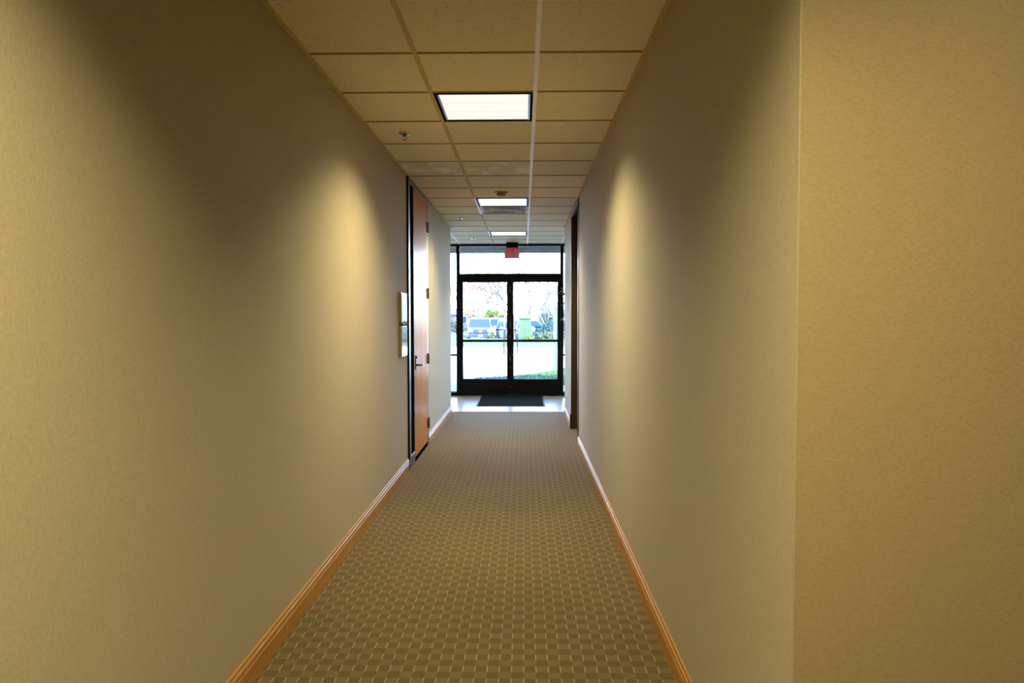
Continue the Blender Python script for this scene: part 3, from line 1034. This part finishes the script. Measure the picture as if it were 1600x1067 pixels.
    em_.add(ringv + ringb, [tuple(range(18)), tuple(range(35, 17, -1))] + [(i, 18 + i, 18 + (i + 1) % 18, (i + 1) % 18) for i in range(18)])
    em_.build('emblem', 'plate', gro)
    MB().bevbox(-hw + .06, hw - .06, y0 - .05, y0 + .12, .33, .55, .03).build('bumper', 'car_black' if style == 'pickup' else paint, e)
    if plate:
        B(-.17, .17, y0 - .066, y0 - .05, .40, .54).build('licence_plate', 'plate', e)
    for s in (-1, 1):
        for yy in (y0 + L * .19, y1 - L * .20):
            r = .36 if style != 'sedan' else .33
            arch = MB().tube([(s * (hw - .25), yy, r), (s * (hw + .008), yy, r)], r + .07, 20).build('wheel_arch', 'car_black', e)
            wh = MB().tube([(s * (hw - .20), yy, r), (s * (hw + .02), yy, r)], r, 20).build('wheel', 'tyre', e)
            MB().tube([(s * (hw + .01), yy, r), (s * (hw + .03), yy, r)], r * .58, 14).build('rim', 'chrome', wh)
    if style == 'suv':
        for s in (-1, 1):
            MB().tube([(s * (tw - .06), c0 + rk + .3, H + .03), (s * (tw - .06), c1 - rb - .3, H + .03)], .018, 6).build('roof_rail', 'car_black', e)
    e.location = loc
    e.rotation_euler = (0, 0, rz)
    return e
car('pickup_truck', 'light pickup truck with shade painted in as slate blue, facing the doors, seen through left pane', 'car_shade_blue', 5.4, 1.98, 1.80, (-3.62, 57.0, G), math.radians(6), 'pickup')
car('suv', 'white sport utility car side on, behind the pickup', 'car_white', 4.9, 1.95, 1.80, (-1.5, 62.5, G), math.radians(58), 'suv')
car('hatchback', 'pale silver car facing the doors behind the meeting stiles', 'car_silver', 4.3, 1.75, 1.66, (-.95, 55.4, G), math.radians(14), 'suv')
car('sedan', 'dark blue sedan parked far away under the trees, left pane', 'car_far', 4.5, 1.8, 1.5, (-4.6, 86, G), math.radians(70), 'sedan', False)
car('sedan', 'bright blue sedan behind the green utility box, right pane', 'car_far', 4.5, 1.8, 1.5, (1.0, 72, G), math.radians(75), 'sedan', False)

# ------------------------------------------------------------------ utility box
ub = empty('utility_box', (.12, 46, -.07))
tag(ub, 'green metal utility cabinet outside, left of the ivy slope', 'utility box')
MB().bevbox(-.28, .50, 45.6, 46.5, -.1, 1.28, .03).build('body', 'green_box', ub)
MB().bevbox(-.32, .54, 45.55, 46.55, 1.28, 1.36, .03).build('lid', 'green_box', ub)
for x0, x1 in ((-.25, .105), (.12, .47)):
    B(x0, x1, 45.585, 45.6, .02, 1.22).build('cabinet_door', 'green_box', ub, bevel=.004)
B(.09, .10, 45.575, 45.59, .5, .7).build('latch', 'car_black', ub)

# ------------------------------------------------------------------ foliage helpers
def leaf_cloud(mb, c, r, n, size, rng, flat=1.0):
    for _ in range(n):
        while True:
            p = Vector((rng.uniform(-1, 1), rng.uniform(-1, 1), rng.uniform(-1, 1)))
            if .25 < p.length < 1:
                break
        p = Vector((c[0] + p.x * r[0], c[1] + p.y * r[1], c[2] + p.z * r[2]))
        d = Vector((rng.gauss(0, 1), rng.gauss(0, 1), rng.gauss(0, 1) * flat)).normalized()
        u = d.cross(Vector((rng.gauss(0, 1), rng.gauss(0, 1), rng.gauss(0, 1)))).normalized()
        s = size * rng.uniform(.6, 1.3)
        mb.add([p, p + d * s * .5 + u * s * .3, p + d * s, p + d * s * .5 - u * s * .3], [(0, 1, 2, 3)])
def fast(mb, name, m, parent):
    me = bpy.data.meshes.new(name)
    me.from_pydata(mb.v, [], mb.f)
    me.materials.append(M[m])
    o = bpy.data.objects.new(name, me)
    COL.objects.link(o)
    attach(o, parent)
    return o

def tree(name, label, base, height, stems, spread, seed, bark, leafm=None, nleaf=0, lsize=.12, depth=4, group='trees beyond the drive'):
    rng = random.Random(seed)
    e = empty(name, base)
    tag(e, label, 'tree', group)
    mb = MB()
    tips = []
    def grow(p, d, ln, r, lv):
        pts = [p]
        q = p
        dd = d.copy()
        for s in range(3):
            dd = (dd + Vector((rng.gauss(0, .12), rng.gauss(0, .12), rng.gauss(0, .06) + .05))).normalized()
            q = q + dd * ln / 3
            pts.append(q)
        mb.tube(pts, [r, r * .9, r * .8, r * .68], 6 if r > .02 else 4)
        if lv == 0:
            tips.append(q)
            return
        kids = rng.choice((2, 3, 3)) if lv > 1 else 3
        for k in range(kids):
            a = rng.uniform(0, 6.28)
            u = dd.orthogonal().normalized()
            u.rotate(Matrix.Rotation(a, 3, dd))
            nd = (dd + u * rng.uniform(.35, .8)).normalized()
            grow(pts[rng.choice((2, 3, 3))], nd, ln * rng.uniform(.62, .82), r * .6, lv - 1)
    for k in range(stems):
        a = 6.28 * k / stems + rng.uniform(-.3, .3)
        d = Vector((math.cos(a) * spread, math.sin(a) * spread, 1)).normalized()
        grow(Vector(base) + Vector((math.cos(a) * .05, math.sin(a) * .05, -.05)), d, height * .36, height * .014 + .02, depth)
    tk = mb.build('trunk', bark, e)
    if leafm:
        lb = MB()
        per = max(1, nleaf // max(1, len(tips)))
        for t in tips:
            leaf_cloud(lb, t, (height * .075,) * 3, per, lsize, rng)
        lo = fast(lb, 'foliage', leafm, e)
        lo['kind'] = 'stuff'
    return e

def bush(name, label, c, r, n, size, m, seed, cat='bush', group='hedge shrubs round the car park'):
    rng = random.Random(seed)
    e = empty(name, (c[0], c[1], c[2] - r[2]))
    tag(e, label, cat, group)
    lb = MB()
    for k in range(5):
        a = rng.uniform(0, 6.28)
        q = (c[0] + r[0] * .4 * math.cos(a), c[1] + r[1] * .4 * math.sin(a), c[2] + rng.uniform(-.2, .25) * r[2])
        leaf_cloud(lb, q, tuple(v * .65 for v in r), n // 5, size, rng)
    fo = fast(lb, 'foliage', m, e)
    fo['kind'] = 'stuff'
    st = MB()
    for k in range(4):
        a = 1.57 * k + .4
        st.tube([(c[0], c[1], c[2] - r[2] * 1.05), (c[0] + r[0] * .3 * math.cos(a), c[1] + r[1] * .3 * math.sin(a), c[2] + r[2] * .3)], [.04, .015], 5)
    st.build('stem', 'bark_dark', e)
    return e

# bare pale trees in the right pane
tree('bare_tree', 'bare pale multi stemmed tree behind the utility box, right pane', (-.55, 47.5, -.1), 5.6, 4, .42, 4, 'bark', depth=5)
tree('bare_tree', 'bare pale tree leaning over the ivy slope, far right', (2.4, 58.6, G), 6.2, 3, .5, 9, 'bark', depth=5)
tree('bare_tree', 'bare pale tree standing far behind the ivy slope', (2.9, 75.5, G), 6.6, 3, .35, 21, 'bark', depth=5)
# russet and green trees on the left
tree('russet_tree', 'russet leaved tree behind the parked cars, left of the meeting stiles', (-2.7, 76, G), 6.6, 2, .25, 5, 'bark_dark', 'leaf_orange', 5600, .17)
tree('russet_tree', 'thin russet tree at the left edge of the left pane', (-5.6, 84, G), 6.2, 2, .25, 14, 'bark_dark', 'leaf_orange', 3600, .17)
tree('russet_tree', 'russet tree seen through the narrow left sidelight', (-8.6, 80, G), 6.0, 2, .25, 17, 'bark_dark', 'leaf_orange', 3200, .17)
tree('yellow_tree', 'small yellow green tree over the white car roof', (-3.1, 68, G), 3.0, 3, .3, 8, 'bark_dark', 'leaf_yellow', 3200, .14, 3)
tree('green_tree', 'tall pale green tree showing in the transom glass', (-2.6, 95, G), 9.6, 2, .22, 31, 'bark_dark', 'leaf_yellow', 3500, .2)
specs = [(-6.3, 70, .35, 1.5, .85), (-4.9, 72, .45, 1.2, .95), (-2.2, 70, .55, 1.3, 1.05), (-1.0, 82, .6, 1.6, 1.1), (-3.7, 90, .7, 1.9, 1.2),
         (-8.0, 66, .2, 1.2, .7), (2.3, 80.5, .9, 1.8, 1.4), (.1, 90, .6, 1.6, 1.1), (-10.6, 92, .5, 2.2, 1.0), (6.5, 80, .8, 2.5, 1.3)]
where = ['left of the pickup', 'over the pickup roof', 'behind the white car roof', 'far behind the silver car', 'far behind the small yellow tree',
         'low in the narrow left sidelight', 'behind the ivy slope', 'far behind the utility box', 'far left behind the sidelight', 'far right beyond the ivy slope']
for i, (x, y, z, rx_, rz_) in enumerate(specs):
    bush('shrub', 'dark green rounded shrub ' + where[i], (x, y, z), (rx_, 1.0, rz_), 520, .2, 'leaf_green', 40 + i)
bush('shrub', 'yellow green tuft at the foot of the utility box', (.42, 45.2, .08), (.34, .25, .2), 240, .10, 'leaf_yellow', 61)
bush('shrub', 'pale green tuft between the pickup and the silver car', (-2.35, 50.2, .12), (.32, .25, .32), 260, .12, 'leaf_yellow', 62)
bush('shrub', 'yellowish tuft left of the pickup front', (-4.35, 50.2, .02), (.22, .2, .25), 180, .1, 'leaf_yellow', 63)

# ivy slope
iv = empty('ivy_slope', (3.2, 52, -.3))
tag(iv, 'blue green ivy covered slope at the right of the right pane', 'ivy')
hb = MB()
NX, NY = 14, 8
def hz(x, y):
    t = min(max((x - .55) / 2.6, 0), 1)
    return -.25 + 2.0 * (t ** .8) * min(1, .55 + .25 * (y - 48) / 4) + .06 * math.sin(5 * x + 2 * y)
grid = [[(.62 + 6 * i / NX, 48 + 8 * j / NY, hz(.62 + 6 * i / NX, 48 + 8 * j / NY)) for i in range(NX + 1)] for j in range(NY + 1)]
vs = [p for r in grid for p in r]
fs = [(j * (NX + 1) + i, j * (NX + 1) + i + 1, (j + 1) * (NX + 1) + i + 1, (j + 1) * (NX + 1) + i) for j in range(NY) for i in range(NX)]
nb = len(vs)
edge = [0 * (NX + 1) + i for i in range(NX + 1)]
vs += [(vs[i][0], vs[i][1], -.5) for i in edge]
fs += [(edge[i], nb + i, nb + i + 1, edge[i + 1]) for i in range(NX)]
hb.add(vs, fs).build('bank', 'leaf_ivy', iv)
lb = MB()
rng = random.Random(77)
for _ in range(5200):
    x = rng.uniform(.68, 4.5)
    y = 48 + 8 * rng.random() ** 1.6
    leaf_cloud(lb, (x, y, hz(x, y) + .05), (.05, .05, .06), 1, .14, rng)
for _ in range(1400):
    x = rng.uniform(.68, 4.5)
    leaf_cloud(lb, (x, 47.95, rng.uniform(-.4, hz(x, 48))), (.05, .04, .05), 1, .14, rng)
fo = fast(lb, 'foliage', 'leaf_ivy', iv)
fo['kind'] = 'stuff'
for i, (x, y, rx_, rz_) in enumerate([(.95, 46.6, .55, .34), (1.75, 46.2, .6, .42), (2.9, 46.4, .5, .5)]):
    bush('groundcover', ['pale groundcover beside the utility box', 'pale groundcover mound before the ivy slope', 'pale groundcover mound at the square post'][i],
         (x, y, .10 + .06 * i), (rx_, .4, rz_), 420, .11, 'leaf_pale', 80 + i, 'groundcover', 'pale groundcover below the ivy')

# far buildings
def far_building(name, label, x0, x1, y0, y1, h, ridge, wallm, roofm, wins):
    e = empty(name, ((x0 + x1) / 2, y0, G))
    tag(e, label, 'building')
    B(x0, x1, y0, y1, G, h).build('wall', wallm, e)
    ym = (y0 + y1) / 2
    o = .5
    MB().add([(x0 - o, y0 - o, h), (x1 + o, y0 - o, h), (x1 + o, y1 + o, h), (x0 - o, y1 + o, h), (x0 + 1, ym, ridge), (x1 - 1, ym, ridge)],
             [(0, 1, 5, 4), (1, 2, 5), (2, 3, 4, 5), (3, 0, 4), (0, 3, 2, 1)]).build('roof', roofm, e)
    for k in range(wins):
        wx = x0 + (x1 - x0) * (k + .5) / wins
        f = B(wx - .7, wx + .7, y0 - .06, y0 + .02, G + .9, G + 2.0).build('window', 'pole_white', e)
        B(wx - .6, wx + .6, y0 - .08, y0 - .05, G + 1.0, G + 1.9).build('pane', 'car_glass', f)
    return e
far_building('office_building', 'low building with violet grey roof above the ivy slope', 2.0, 13, 84, 92, 1.6, 3.3, 'brown_wall', 'purple_roof', 3)
far_building('office_building', 'distant low building with violet roof at the left pane edge', -16, -6.9, 96, 104, 1.7, 2.6, 'brown_wall', 'purple_roof', 3)

# lamp poles of the car park
for i, (x, y, h) in enumerate([(-3.86, 70.5, 2.9), (-4.72, 70.5, 2.5)]):
    e = empty('lamp_pole', (x, y, G))
    tag(e, ['taller thin white pole behind the pickup', 'shorter thin white pole left of the taller one'][i], 'pole', 'white poles in the car park')
    MB().tube([(x, y, G), (x, y, h)], .05, 8).build('shaft', 'pole_white', e)
    MB().bevbox(x - .10, x + .10, y - .10, y + .10, h, h + .12, .03).build('lamp_head', 'pole_white', e)
    MB().lathe([(.12, 0), (.12, .1), (.06, .14)], (x, y, G), 10).build('base', 'concrete', e)
